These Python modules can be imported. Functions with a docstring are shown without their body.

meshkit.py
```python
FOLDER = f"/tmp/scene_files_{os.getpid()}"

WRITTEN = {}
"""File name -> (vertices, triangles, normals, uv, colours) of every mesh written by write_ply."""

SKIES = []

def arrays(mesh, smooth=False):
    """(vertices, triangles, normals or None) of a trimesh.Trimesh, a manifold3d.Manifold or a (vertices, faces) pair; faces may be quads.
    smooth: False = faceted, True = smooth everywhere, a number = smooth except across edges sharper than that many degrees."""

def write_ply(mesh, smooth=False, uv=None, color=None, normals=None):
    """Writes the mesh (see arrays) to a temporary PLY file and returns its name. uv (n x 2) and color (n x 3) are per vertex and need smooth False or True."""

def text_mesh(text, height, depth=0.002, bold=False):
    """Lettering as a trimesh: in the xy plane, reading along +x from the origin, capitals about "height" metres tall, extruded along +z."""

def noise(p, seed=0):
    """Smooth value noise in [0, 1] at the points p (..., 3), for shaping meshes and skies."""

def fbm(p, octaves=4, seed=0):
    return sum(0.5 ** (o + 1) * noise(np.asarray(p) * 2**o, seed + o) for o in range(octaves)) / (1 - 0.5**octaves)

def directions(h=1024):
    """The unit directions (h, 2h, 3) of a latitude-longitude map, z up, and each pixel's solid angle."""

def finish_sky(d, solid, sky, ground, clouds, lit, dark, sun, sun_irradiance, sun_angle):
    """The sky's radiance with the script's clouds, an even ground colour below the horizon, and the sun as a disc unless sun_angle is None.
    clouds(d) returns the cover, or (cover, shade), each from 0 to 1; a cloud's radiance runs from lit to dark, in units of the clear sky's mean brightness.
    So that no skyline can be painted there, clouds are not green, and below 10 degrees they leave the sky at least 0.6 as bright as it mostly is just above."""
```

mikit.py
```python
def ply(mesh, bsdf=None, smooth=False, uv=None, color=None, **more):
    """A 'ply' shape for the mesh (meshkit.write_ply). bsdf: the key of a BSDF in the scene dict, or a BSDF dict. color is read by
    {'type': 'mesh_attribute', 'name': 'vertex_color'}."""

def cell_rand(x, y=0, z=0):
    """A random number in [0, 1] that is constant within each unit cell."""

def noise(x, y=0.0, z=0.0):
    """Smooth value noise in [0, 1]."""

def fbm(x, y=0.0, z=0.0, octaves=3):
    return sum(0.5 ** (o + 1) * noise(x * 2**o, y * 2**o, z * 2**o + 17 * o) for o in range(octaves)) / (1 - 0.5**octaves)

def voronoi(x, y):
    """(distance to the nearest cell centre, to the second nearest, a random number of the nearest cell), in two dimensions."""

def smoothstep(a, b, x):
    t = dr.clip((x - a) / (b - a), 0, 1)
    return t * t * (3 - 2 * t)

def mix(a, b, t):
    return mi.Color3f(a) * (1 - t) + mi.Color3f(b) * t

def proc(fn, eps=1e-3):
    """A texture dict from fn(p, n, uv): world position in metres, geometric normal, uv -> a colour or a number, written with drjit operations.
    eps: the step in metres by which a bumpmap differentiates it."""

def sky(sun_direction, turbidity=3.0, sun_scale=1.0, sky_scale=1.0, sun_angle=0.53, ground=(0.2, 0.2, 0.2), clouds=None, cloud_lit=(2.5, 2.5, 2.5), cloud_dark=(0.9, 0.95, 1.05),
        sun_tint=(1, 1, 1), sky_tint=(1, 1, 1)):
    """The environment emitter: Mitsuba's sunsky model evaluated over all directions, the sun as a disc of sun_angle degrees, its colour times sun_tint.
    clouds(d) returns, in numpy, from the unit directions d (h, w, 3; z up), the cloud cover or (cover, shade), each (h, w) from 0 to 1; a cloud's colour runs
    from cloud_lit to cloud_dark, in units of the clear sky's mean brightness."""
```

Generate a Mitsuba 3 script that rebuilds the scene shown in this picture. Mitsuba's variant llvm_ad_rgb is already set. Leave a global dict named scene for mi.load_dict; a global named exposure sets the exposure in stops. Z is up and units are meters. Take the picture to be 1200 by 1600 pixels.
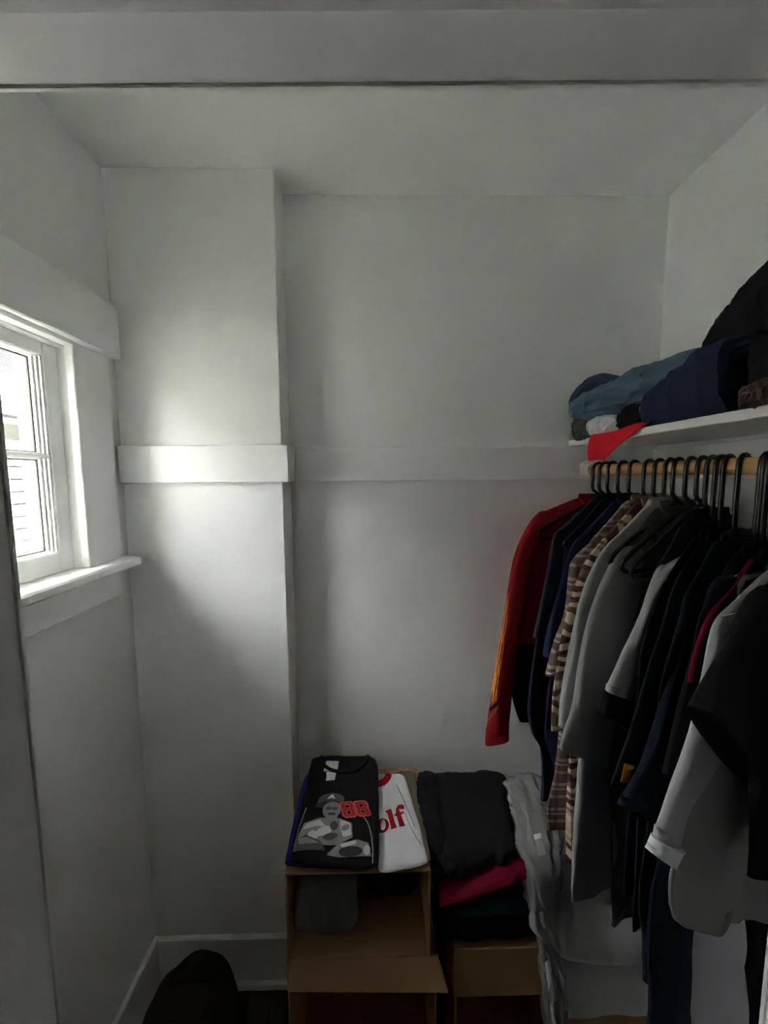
import math, random
import numpy as np, trimesh, mitsuba as mi, drjit as dr
import manifold3d as m3
import shapely, shapely.geometry as sg, shapely.affinity as sa
from scipy.interpolate import PchipInterpolator
import mikit, meshkit
from mikit import proc, noise, fbm, smoothstep, mix, ply

rng = np.random.default_rng(7)
random.seed(7)
T = mi.ScalarTransform4f
scene, labels = {}, {}
H = 1.65                                   # eye height; "rel" heights below are measured from the eye

# ---------------------------------------------------------------- camera, sky, exposure
pitch, yaw, roll = 0.0952, 0.0157, -0.0069
F = np.array([math.sin(yaw) * math.cos(pitch), math.cos(yaw) * math.cos(pitch), -math.sin(pitch)])
R = np.array([math.cos(yaw), -math.sin(yaw), 0.0])
U = np.cross(R, F)
R, U = math.cos(roll) * R + math.sin(roll) * U, -math.sin(roll) * R + math.cos(roll) * U
scene['camera'] = {'type': 'perspective', 'fov': 90.0, 'fov_axis': 'x', 'near_clip': 0.02, 'far_clip': 200.0,
                   'to_world': T().look_at(origin=[0, 0, H], target=[float(F[0]), float(F[1]), float(H + F[2])], up=[float(x) for x in U])}
scene['sky'] = mikit.sky((-0.35, 0.45, 0.82), turbidity=4.0, sun_scale=0.0, sky_scale=1.0, ground=(0.22, 0.22, 0.2),
                         clouds=lambda d: (np.full(d.shape[:2], 0.97), np.clip(1.0 - d[..., 2], 0, 1) * 0.9 + 0.12 * meshkit.fbm(d * 3.0, 4)),
                         cloud_lit=(3.0, 3.0, 2.95), cloud_dark=(1.0, 1.02, 1.03))
exposure = 7.12

# ---------------------------------------------------------------- materials
def rough(c, r=0.9, spec=0.2, **k):
    return {'type': 'twosided', 'bsdf': {'type': 'principled', 'base_color': {'type': 'rgb', 'value': list(c)} if not isinstance(c, dict) else c, 'roughness': r, 'specular': spec, **k}}

def bumped(c, height, fn, r, spec, eps=0.002):
    return {'type': 'twosided', 'bsdf': {'type': 'bumpmap', 'arbitrary': proc(fn, eps), 'scale': height,
            'bsdf': {'type': 'principled', 'base_color': {'type': 'rgb', 'value': list(c)}, 'roughness': r, 'specular': spec}}}

def wall_relief(p, n, uv):
    # hand-troweled plaster under old paint, with two ridges where the paper seam lifted
    base = fbm(p.x * 7, p.y * 7, p.z * 7, 3) * 1.0 + 0.10 * fbm(p.x * 60, p.y * 60, p.z * 60, 2)
    r1 = dr.abs(p.x - 0.082 - 0.03 * (1.88 - p.z)) / 0.0025
    r2 = dr.abs(p.x - 0.49) / 0.003
    ridge = dr.select((p.z > 1.76) & (p.z < 1.875) & (r1 < 1), 0.45 * (1 - r1), 0.0)
    ridge += dr.select((p.z > 1.51) & (p.z < 1.56) & (r2 < 1), 0.4 * (1 - r2), 0.0)
    return base + dr.select(p.y > 1.2, ridge, 0.0)

scene['mat_wall'] = bumped((0.84, 0.85, 0.83), 0.006, wall_relief, 0.42, 0.45)
scene['mat_trim'] = bumped((0.88, 0.89, 0.875), 0.003, lambda p, n, uv: fbm(p.x * 12, p.y * 12, p.z * 12, 2), 0.38, 0.45)
scene['mat_ceiling'] = bumped((0.89, 0.90, 0.875), 0.004, lambda p, n, uv: fbm(p.x * 9, p.y * 9, 3.0, 3), 0.7, 0.2)
scene['mat_plank'] = rough((0.045, 0.03, 0.02), 0.45, 0.4)
scene['mat_plank_b'] = rough((0.06, 0.038, 0.024), 0.5, 0.4)
scene['mat_room'] = rough((0.30, 0.29, 0.27), 0.8, 0.2)
scene['mat_shelf'] = rough((0.86, 0.86, 0.84), 0.4, 0.45)
scene['mat_glass'] = {'type': 'thindielectric'}
scene['mat_siding'] = rough((0.82, 0.82, 0.79), 0.8, 0.2)
scene['mat_gap_shade'] = rough((0.20, 0.195, 0.19), 0.9, 0.1)  # its dark grey paints in the shade between clapboards and shingle courses
scene['mat_putty_groove'] = rough((0.10, 0.095, 0.085), 0.9, 0.1)
scene['mat_cream'] = rough((0.62, 0.59, 0.50), 0.7, 0.2)
scene['mat_shingle'] = rough((0.20, 0.20, 0.21), 0.95, 0.1)
scene['mat_ground'] = rough((0.34, 0.34, 0.31), 1.0, 0.1)
scene['mat_leaf'] = {'type': 'principledthin', 'base_color': {'type': 'rgb', 'value': [0.05, 0.075, 0.04]}, 'roughness': 0.6, 'diff_trans': 0.4}

def wood(p, n, uv):
    g = fbm(p.x * 90, p.y * 7, p.z * 90, 3)
    knots = smoothstep(0.62, 0.8, fbm(p.x * 18, p.y * 22, p.z * 18, 2))
    return mix(mix((0.50, 0.27, 0.11), (0.68, 0.42, 0.19), g), (0.26, 0.12, 0.05), knots)

scene['mat_rod'] = rough(proc(wood), 0.5, 0.4)
scene['mat_plastic'] = rough((0.012, 0.012, 0.013), 0.3, 0.5)
scene['mat_white_plastic'] = rough((0.78, 0.77, 0.73), 0.4, 0.4)
scene['mat_metal'] = {'type': 'twosided', 'bsdf': {'type': 'roughconductor', 'alpha': 0.3}}

def cloth(name, c, sheen=0.15, r=0.95):
    k = 'mat_' + name
    if k not in scene:
        scene[k] = rough(c, r, 0.15, sheen=sheen)
    return k

RED = cloth('red', (0.27, 0.018, 0.022)); MAROON = cloth('maroon', (0.16, 0.012, 0.018)); BLACK = cloth('black', (0.014, 0.014, 0.016), 0.05)
CHARCOAL = cloth('charcoal', (0.035, 0.04, 0.055)); NAVY = cloth('navy', (0.024, 0.027, 0.07)); NAVYDARK = cloth('navy_dark', (0.016, 0.019, 0.032), 0.08)
GRAY = cloth('gray', (0.36, 0.365, 0.36)); GRAYDARK = cloth('gray_dark', (0.13, 0.13, 0.125)); HEATHER = cloth('heather', (0.48, 0.49, 0.50))
GREENBLACK = cloth('green_black', (0.016, 0.024, 0.027), 0.08); CRIMSON = cloth('crimson', (0.19, 0.010, 0.032)); WHITE = cloth('white', (0.76, 0.76, 0.80))
LILAC = cloth('lilac_white', (0.78, 0.77, 0.84)); TEAL = cloth('teal', (0.015, 0.05, 0.065)); YELLOW = cloth('yellow', (0.75, 0.40, 0.03))
DENIM = cloth('denim', (0.105, 0.165, 0.22)); DENIMDARK = cloth('denim_dark', (0.045, 0.065, 0.105)); INDIGO = cloth('indigo', (0.026, 0.033, 0.062))
KNIT = cloth('knit', (0.10, 0.10, 0.095)); BLUE = cloth('blue', (0.02, 0.025, 0.14)); BRIGHTRED = cloth('bright_red', (0.62, 0.022, 0.035))
BLANKET = cloth('blanket', (0.72, 0.72, 0.72)); HOODIE = cloth('hoodie', (0.27, 0.27, 0.27)); CARD = cloth('cardboard', (0.40, 0.24, 0.125), 0.0)
PAPER = cloth('paper', (0.75, 0.75, 0.74), 0.0)
BAG = cloth('bag', (0.018, 0.014, 0.012), 0.0, 0.7)

def flames(p, n, uv):
    z, a = uv.y, uv.x            # z: metres below the rod, a: fraction around the sleeve
    body = mi.Color3f(0.27, 0.018, 0.022)
    t = smoothstep(-0.69, -0.64, z) * (1 - smoothstep(-0.38, -0.29, z))
    hit = mi.Float(0)
    for k, (c, amp, fr, ph, w) in enumerate([(0.50, .022, 34, 0.2, .013), (0.455, .026, 29, 1.9, .012), (0.42, .02, 40, 3.6, .011), (0.535, .018, 31, 4.4, .012), (0.48, .03, 22, 2.7, .010), (0.39, .016, 36, 5.1, .009)]):
        off = c + amp * dr.sin(z * fr + ph) + 0.05 * (z + 0.45)
        top = -0.29 - 0.025 * k
        wv = w * smoothstep(top, top - 0.12, z)
        hit = dr.maximum(hit, 1 - smoothstep(wv * 0.55, wv + 1e-4, dr.abs(a - off)))
    col = mix(body, (0.85, 0.36, 0.06), hit * t)
    mark = dr.select((dr.abs(z + 0.685 + 0.15 * (a - 0.45)) < 0.007) & (a > 0.34) & (a < 0.56), 1.0, 0.0)
    mark2 = dr.select((dr.abs(z + 0.704 + 0.25 * (a - 0.42)) < 0.005) & (a > 0.33) & (a < 0.52), 1.0, 0.0)
    return mix(mix(col, (0.015, 0.012, 0.012), mark), (0.30, 0.14, 0.04), mark2)

scene['mat_flames'] = rough(proc(flames), 0.95, 0.15, sheen=0.15)

def plaid(p, n, uv):
    a, z = uv.x, uv.y
    base = mi.Color3f(0.20, 0.135, 0.12)
    s1 = smoothstep(0.25, 0.45, dr.abs(dr.sin(z * 105)))
    s2 = smoothstep(0.25, 0.6, dr.abs(dr.sin(a * 120)))
    c = mix(mix((0.42, 0.38, 0.34), base, s1), (0.10, 0.05, 0.05), (1 - s2) * 0.6)
    light = 1 - smoothstep(0.0, 0.16, dr.abs(dr.sin(z * 52.5 + 0.6)))
    return mix(c, (0.55, 0.58, 0.60), light * 0.75)

scene['mat_plaid'] = rough(proc(plaid), 0.95, 0.15)

def aloha(p, n, uv):
    a, z = uv.x * 1.0, uv.y
    w = fbm(a * 30, z * 30, 0.0, 2)
    bands = smoothstep(0.0, 0.35, dr.sin(z * 230 + 9 * w))
    leaf = smoothstep(0.52, 0.58, noise(a * 62 + 4, z * 46, 1.5))
    c = mix((0.10, 0.035, 0.035), (0.60, 0.48, 0.32), leaf)
    stripe = smoothstep(0.45, 0.6, noise(3.0, z * 9, 2.0))
    return mix(c, mix((0.09, 0.04, 0.035), (0.62, 0.54, 0.42), bands), stripe * 0.85)

scene['mat_aloha'] = rough(proc(aloha), 0.95, 0.15)

# ---------------------------------------------------------------- helpers
used = {}
def key(name, parent=None):
    full = f'{parent}__{name}' if parent else name
    n = used.get(full, 0)
    used[full] = n + 1
    return full if n == 0 else f'{full}_{n:03d}'

def tag(k, label=None, cat=None, group=None, kind=None):
    d = labels.setdefault(k, {})
    for a, b in (('label', label), ('category', cat), ('group', group), ('kind', kind)):
        if b: d[a] = b
    return k

def thing(name, label, cat, group=None):
    return tag(key(name), label, cat, group)

def obj(name, mesh, mat, parent=None, smooth=False, uv=None, label=None, cat=None, kind=None, group=None):
    k = key(name, parent)
    scene[k] = ply(mesh, mat, smooth=smooth, uv=uv)
    if label or cat or kind: tag(k, label, cat, group, kind)
    return k

def struct(name, mesh, mat, label, smooth=False):
    return obj(name, mesh, mat, None, smooth, label=label, kind='structure')

def box(x0, x1, y0, y1, z0, z1, bevel=0.0):
    """A box given by its extents (z absolute), its edges chamfered."""
    if bevel <= 0:
        b = trimesh.creation.box(extents=(x1 - x0, y1 - y0, z1 - z0)); b.apply_translation(((x0 + x1) / 2, (y0 + y1) / 2, (z0 + z1) / 2)); return b
    b, pts = bevel, []
    for sx in (0, 1):
        for sy in (0, 1):
            for sz in (0, 1):
                c = np.array([x1 if sx else x0, y1 if sy else y0, z1 if sz else z0]); s = np.array([1 - 2 * sx, 1 - 2 * sy, 1 - 2 * sz]) * b
                for ax in range(3):
                    q = c + s; q[ax] = c[ax]; pts.append(q)
    return trimesh.convex.convex_hull(np.array(pts))

def rbox(x0, x1, y0, y1, r0, r1, bevel=0.0):
    return box(x0, x1, y0, y1, r0 + H, r1 + H, bevel)

def join(ms): return trimesh.util.concatenate(ms)

def mani(m): return m3.Manifold(m3.Mesh(np.asarray(m.vertices, np.float32), np.asarray(m.faces, np.uint32)))

def grid_faces(n, m, wrap=True):
    """Quads between n rings of m points."""
    i, j = np.meshgrid(np.arange(n - 1), np.arange(m if wrap else m - 1), indexing='ij')
    a, b = i * m + j, i * m + (j + 1) % m
    return np.stack([a, b, b + m, a + m], -1).reshape(-1, 4)

def tris(q): return np.vstack([q[:, [0, 1, 2]], q[:, [0, 2, 3]]])

def tube(pts, r, m=10, closed=False):
    """A round tube along a smooth 3-D path."""
    pts = np.asarray(pts, float); n = len(pts)
    r = np.broadcast_to(r, (n,))
    d = np.gradient(pts, axis=0); d /= np.linalg.norm(d, axis=1, keepdims=True) + 1e-12
    side = np.zeros_like(pts); s = np.cross(d[0], [0, 0, 1.0] if abs(d[0, 2]) < .9 else [1.0, 0, 0]); s /= np.linalg.norm(s)
    for i in range(n):
        s = s - d[i] * (s @ d[i]); s /= np.linalg.norm(s); side[i] = s
    up = np.cross(d, side); a = np.arange(m) / m * 2 * np.pi
    v = (pts[:, None] + r[:, None, None] * (np.cos(a)[None, :, None] * side[:, None] + np.sin(a)[None, :, None] * up[:, None])).reshape(-1, 3)
    f = tris(grid_faces(n, m))
    v = np.vstack([v, pts[:1], pts[-1:]]); k = np.arange(m)
    f = np.vstack([f, np.stack([k * 0 + n * m, (k + 1) % m, k], 1), np.stack([k * 0 + n * m + 1, (n - 1) * m + k, (n - 1) * m + (k + 1) % m], 1)])
    return trimesh.Trimesh(v, f, process=False)

def smooth_path(pts, n):
    pts = np.asarray(pts, float); t = np.concatenate([[0], np.cumsum(np.linalg.norm(np.diff(pts, axis=0), axis=1))])
    return np.stack([PchipInterpolator(t, pts[:, k])(np.linspace(0, t[-1], n)) for k in range(pts.shape[1])], 1)

def round_corners(pts, r, seg=6):
    """A polyline whose corners are rounded by arcs (quadratic curves) of reach r."""
    pts = [np.asarray(p, float) for p in pts]; out = [pts[0]]
    for a, b, c in zip(pts, pts[1:], pts[2:]):
        ra, rc = min(r, np.linalg.norm(b - a) * .49), min(r, np.linalg.norm(c - b) * .49)
        p0, p1 = b + (a - b) / np.linalg.norm(a - b) * ra, b + (c - b) / np.linalg.norm(c - b) * rc
        out += [(1 - t) ** 2 * p0 + 2 * t * (1 - t) * b + t * t * p1 for t in np.linspace(0, 1, seg)]
    return np.array(out + [pts[-1]])

# ---------------------------------------------------------------- the closet shell
XL, XR, XP, D1, D2, ZC = -0.7325, 0.8774, -0.2734, 1.1178, 1.2163, 0.8234
YF0, YF1 = 0.25, 0.36                          # the wall with the doorway
WT = 0.115                                     # thickness of the outer wall
WY0, WY1, WZ0, WZ1 = 0.58, 0.942, -0.247, 0.302  # window opening

hole = mani(rbox(XL - WT - .05, XL + .05, WY0 - .02, WY1 + .02, WZ0, WZ1 + .02))
wl = mani(rbox(XL - WT, XL, YF0, D2 + .15, -H, ZC)) - hole
struct('wall_left', wl, 'mat_wall', 'white plaster wall with the small window')
struct('wall_back', rbox(XP - .01, XR, D2, D2 + .1, -H, ZC), 'mat_wall', 'white plaster back wall of the closet')
struct('wall_chase', rbox(XL, XP, D1, D2 + .1, -H, ZC, .003), 'mat_wall', 'white boxed-out chase in the left back corner')
struct('wall_right', rbox(XR, XR + .1, YF0, D2 + .1, -H, ZC), 'mat_wall', 'white plaster right wall behind the hanging clothes')
struct('ceiling', rbox(XL - WT, 5.5, -5.6, D2 + .1, ZC, ZC + .1), 'mat_ceiling', 'pale ceiling')
DX0, DX1, DZ = -0.3550, 0.4190, 0.3375
fw = mani(rbox(XL, 5.5, YF0, YF1, -H, ZC)) - mani(rbox(DX0 - .02, DX1 + .02, YF0 - .1, YF1 + .1, -H - .1, DZ + .02))
struct('wall_front', fw, 'mat_wall', 'wall around the closet doorway')
struct('wall_room_left', rbox(XL - WT, XL, -5.6, YF0, -H, ZC), 'mat_room', 'left wall of the room outside the closet')
struct('wall_room_right', rbox(5.4, 5.5, -5.6, YF1, -H, ZC), 'mat_room', 'right wall of the room outside the closet')
struct('wall_room_back', rbox(XL - WT, 5.5, -5.7, -5.6, -H, ZC), 'mat_room', 'far wall of the room outside the closet')
fl = struct('floor', rbox(XL - WT, 5.5, -5.7, D2 + .1, -H - .1, -H - .012), 'mat_plank', 'dark wooden floor')
for i in range(21):
    x0 = XL + .002 + i * .0767
    obj('plank', rbox(x0, min(x0 + .0755, XR), -.3, D2, -H - .014, -H + .0006 * (i % 3), .0015), 'mat_plank' if i % 2 else 'mat_plank_b', 'floor')
# door frame
dr1 = tag(key('door_1'), 'white painted door frame at the front of the closet', kind='structure')
def old(*a):                                    # an old frame, set a little out of square
    m = rbox(*a); v = np.array(m.vertices); v[:, 1] -= .0155 * (v[:, 0] - DX0); m.vertices = v; return m
obj('jamb', old(DX0 - .02, DX0, YF0 - .012, YF1 + .012, -H, DZ + .02, .002), 'mat_trim', dr1)
obj('jamb', old(DX1, DX1 + .02, YF0 - .012, YF1 + .012, -H, DZ + .02, .002), 'mat_trim', dr1)
obj('head_jamb', old(DX0, DX1, YF0 - .012, YF1 + .012, DZ, DZ + .02, .002), 'mat_trim', dr1)
obj('door_stop', old(DX0, DX1, .262, .311, DZ - .011, DZ, .002), 'mat_trim', dr1)
for x0, x1 in ((DX0, DX0 + .011), (DX1 - .011, DX1)):
    obj('door_stop', old(x0, x1, .262, .311, -H, DZ - .011, .002), 'mat_trim', dr1)
BD = .0020                                     # a thin bead, added to throw a shade line along the closet-side edge
obj('shade_bead', old(DX0, DX1, YF1 + .011, YF1 + .0155, DZ - BD, DZ + .004, .0006), 'mat_trim', dr1)
obj('shade_bead', old(DX0 - .004, DX0 + BD, YF1 + .011, YF1 + .0155, -H, DZ - BD, .0006), 'mat_trim', dr1)
obj('shade_bead', old(DX1 - BD, DX1 + .004, YF1 + .011, YF1 + .0155, -H, DZ - BD, .0006), 'mat_trim', dr1)
obj('casing', rbox(DX0 - .11, DX1 + .11, YF1, YF1 + .015, DZ + .022, DZ + .10, .002), 'mat_trim', dr1)
obj('casing', rbox(DX0 - .11, DX0 - .022, YF1, YF1 + .015, -H, DZ + .022, .002), 'mat_trim', dr1)
obj('casing', rbox(DX1 + .022, DX1 + .11, YF1, YF1 + .015, -H, DZ + .022, .002), 'mat_trim', dr1)

# picture-height rail board round the back of the closet
RT, RB = 0.0877, -0.0174
struct('trim_1', rbox(XL + .004, XP + .02, D1 - .02, D1, RB, RT, .002), 'mat_trim', 'white flat rail board across the face of the chase')
struct('trim_2', rbox(XP, XP + .02, D1, D2, RB, RT, .002), 'mat_trim', 'short white rail board on the side of the chase')
struct('trim_3', rbox(XP + .02, XR, D2 - .018, D2, RB, RT - .002, .002), 'mat_trim', 'long white rail board on the back wall')
struct('trim_4', rbox(XR - .018, XR, YF1, D2 - .018, RB, RT - .012, .002), 'mat_trim', 'white rail board on the right wall under the shelf')
# baseboards with a rounded shoe moulding
ZB = -1.474
def baseboard(name, lab, board, shoe):
    k = tag(key(name), lab, kind='structure')
    obj('board', rbox(*board, -H, ZB, .003), 'mat_trim', k)
    obj('shoe_moulding', rbox(*shoe, -H, -H + .03, .006), 'mat_trim', k)
baseboard('baseboard_back', 'white baseboard at the foot of the chase', (XL + .016, XP + .016, D1 - .016, D1), (XL + .03, XP + .03, D1 - .03, D1 - .016))
baseboard('baseboard_left', 'white baseboard under the window', (XL, XL + .016, YF1, D1), (XL + .016, XL + .03, YF1, D1 - .03))
baseboard('baseboard_alcove', 'white baseboard along the back wall behind the boxes', (XP + .016, XR, D2 - .016, D2), (XP + .03, XR, D2 - .03, D2 - .016))
baseboard('baseboard_right', 'white baseboard along the right wall', (XR - .016, XR, YF1, D2), (XR - .03, XR - .016, YF1, D2 - .016))

# ---------------------------------------------------------------- the window
w1 = tag(key('window_1'), 'small white two-pane wooden window with wide casing', kind='structure')
CX = XL + .0205                                # face of the casing
obj('side_casing', rbox(XL, CX, WY1, 1.063, -.2225, .317, .002), 'mat_trim', w1)
obj('side_casing', rbox(XL, CX, WY0 - .121, WY0, -.2225, .317, .002), 'mat_trim', w1)
obj('head_casing', rbox(XL, XL + .041, WY0 - .145, 1.086, .317, .452, .003), 'mat_trim', w1)
obj('head_bead', rbox(XL, XL + .026, WY0 - .12, WY1 + .0, .307, .3172, .002), 'mat_trim', w1)
obj('stool', rbox(XL - .045, XL + .0605, WY0 - .145, 1.086, -.247, -.2225, .005), 'mat_shelf', w1)
obj('apron', rbox(XL, CX, WY0 - .121, 1.052, -.324, -.247, .002), 'mat_trim', w1)
JX = XL - WT
obj('side_jamb', rbox(JX, XL + .002, WY1, WY1 + .02, -.2225, .32, .001), 'mat_trim', w1)
obj('side_jamb', rbox(JX, XL + .002, WY0 - .02, WY0, -.2225, .32, .001), 'mat_trim', w1)
obj('head_jamb', rbox(JX, XL + .002, WY0, WY1, .302, .322, .001), 'mat_trim', w1)
SX0, SX1 = -.786, -.748                        # the sash
GY0, GY1 = WY0 + .04, .902
def sash_part(nm, y0, y1, r0, r1): return obj(nm, rbox(SX0, SX1, y0, y1, r0, r1, .002), 'mat_trim', sash)
sash = key('sash', w1)
scene[sash] = ply(rbox(SX0, SX1, GY1, WY1, -.2225, .302, .002), 'mat_trim')
obj('side_stile', rbox(SX0, SX1, WY0, GY0, -.2225, .302, .002), 'mat_trim', sash)
sash_part('top_rail', GY0, GY1, .272, .302)
sash_part('bottom_rail', GY0, GY1, -.2225, -.175)
sash_part('muntin', GY0, GY1, .0465, .0515)
GX = -.771
for r0, r1 in ((.0515, .272), (-.175, .0465)):
    pane = obj('pane', rbox(GX, GX, GY0 - .003, GY1 + .003, r0 - .003, r1 + .003).slice_plane([GX, 0, 0], [1, 0, 0]) if False else
               trimesh.Trimesh([[GX, GY0, r0 + H], [GX, GY1, r0 + H], [GX, GY1, r1 + H], [GX, GY0, r1 + H]], [[0, 1, 2], [0, 2, 3]], process=False), 'mat_glass', w1)
    for s, (bx0, bx1) in enumerate(((SX1 - .007, SX1 - .003), (SX1 - .013, SX1 - .009), (SX1 - .021, SX1 - .015))):     # stepped glazing beads
        t = .005 + .0045 * s
        ring = mani(rbox(bx0, bx1, GY0 - .001, GY1 + .001, r0 - .001, r1 + .001)) - mani(rbox(bx0 - .01, bx1 + .01, GY0 + t, GY1 - t, r0 + t * .4, r1 - t * .4))
        obj('glazing_bead', ring, 'mat_trim', w1)
    t = .016
    obj('putty_line', mani(rbox(GX - .004, GX + .001, GY0, GY1, r0, r1)) - mani(rbox(GX - .02, GX + .02, GY0 + t, GY1 - t, r0 + t * .5, r1 - t * .5)), 'mat_putty_groove', w1)
# outer blind stop and casing, seen through the panes
for y0, y1 in ((WY1 - .004, WY1), (WY0, WY0 + .004)):
    obj('blind_stop', rbox(-.806, -.796, y0, y1, -.2225, .302, .001), 'mat_cream', w1)
    obj('groove_shade', rbox(-.796, -.792, y0, y1, -.2225, .302), 'mat_putty_groove', w1)  # dark strip painted in for the shaded groove beside the blind stop
for y0, y1 in ((WY1 + .012, WY1 + .11), (WY0 - .11, WY0 - .012)):
    obj('outer_casing', rbox(XL - WT - .018, XL - WT, y0, y1, -.32, .42, .002), 'mat_cream', w1)
obj('outer_casing', rbox(XL - WT - .018, XL - WT, WY0 - .012, WY1 + .012, .322, .42, .002), 'mat_cream', w1)
obj('outer_sill', rbox(XL - WT - .06, XL - .045, WY0 - .02, WY1 + .02, -.27, -.235, .004), 'mat_cream', w1)
# the eave of this house shades the window from the high sky
struct('eave', join([rbox(-1.40, XL - WT, -4, 6, .98, 1.02), rbox(-1.43, -1.40, -4, 6, .95, 1.10)]), 'mat_cream', 'eave of this house above the window')
struct('roof', rbox(-1.45, 6, -8, 8, 1.15, 1.25), 'mat_shingle', 'roof of this house')
struct('wall_outside', join([rbox(XL - WT - .012, XL - WT, -6, WY0 - .02, -H - .6, 1.2), rbox(XL - WT - .012, XL - WT, WY1 + .02, 6, -H - .6, 1.2),
                             rbox(XL - WT - .012, XL - WT, WY0 - .02, WY1 + .02, -H - .6, -.28), rbox(XL - WT - .012, XL - WT, WY0 - .02, WY1 + .02, .33, 1.2)]), 'mat_siding', 'outer face of the window wall')

# ---------------------------------------------------------------- the house next door
GZ = -H - .55
struct('ground', rbox(-30, 20, -20, 30, GZ - .2, GZ), 'mat_ground', 'strip of ground between the houses')
nb = thing('neighbouring_house', 'white clapboard house with a shingled roof seen through the window panes', 'house')
NX, NY0, NY1 = -3.4, -3.0, 9.0
HY0, HY1, HZ0, HZ1 = 2.5, 4.5, .325, .545         # the open porch under its eave
obj('sheathing', mani(rbox(NX - .2, NX - .05, NY0, NY1, GZ, .62)) - mani(rbox(NX - .3, NX, HY0, HY1, HZ0, HZ1)), 'mat_gap_shade', nb)
pitch_b, rows = .117, 24
for i in range(rows):
    z0 = .58 - (i + 1) * pitch_b
    for y0, y1 in ((NY0, NY1),) if z0 + pitch_b <= HZ0 + .08 else ((NY0, HY0), (HY1, NY1)):
        b = np.array([[NX, y0, z0 + H], [NX + .017, y0, z0 + H], [NX + .003, y0, z0 + pitch_b - .016 + H], [NX, y0, z0 + pitch_b - .016 + H]])
        obj('clapboard', trimesh.convex.convex_hull(np.vstack([b, b + [0, y1 - y0, 0]])), 'mat_siding', nb)
hw = obj('porch_opening', mani(rbox(NX - .06, NX + .03, HY0, HY1, HZ0 - .02, HZ1)) - mani(rbox(NX - .2, NX + .1, HY0 + .05, HY1 - .05, HZ0 + .02, HZ1 - .035)), 'mat_siding', nb)
for y in (3.1, 3.9):
    obj('porch_post', rbox(NX - .05, NX + .02, y - .045, y + .045, HZ0 - .02, HZ1, .004), 'mat_siding', hw)
obj('porch', mani(rbox(NX - .75, NX - .2, 2.3, 4.7, .05, .80)) - mani(rbox(NX - .70, NX - .1, 2.35, 4.65, .10, .75)), 'mat_siding', nb)
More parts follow.
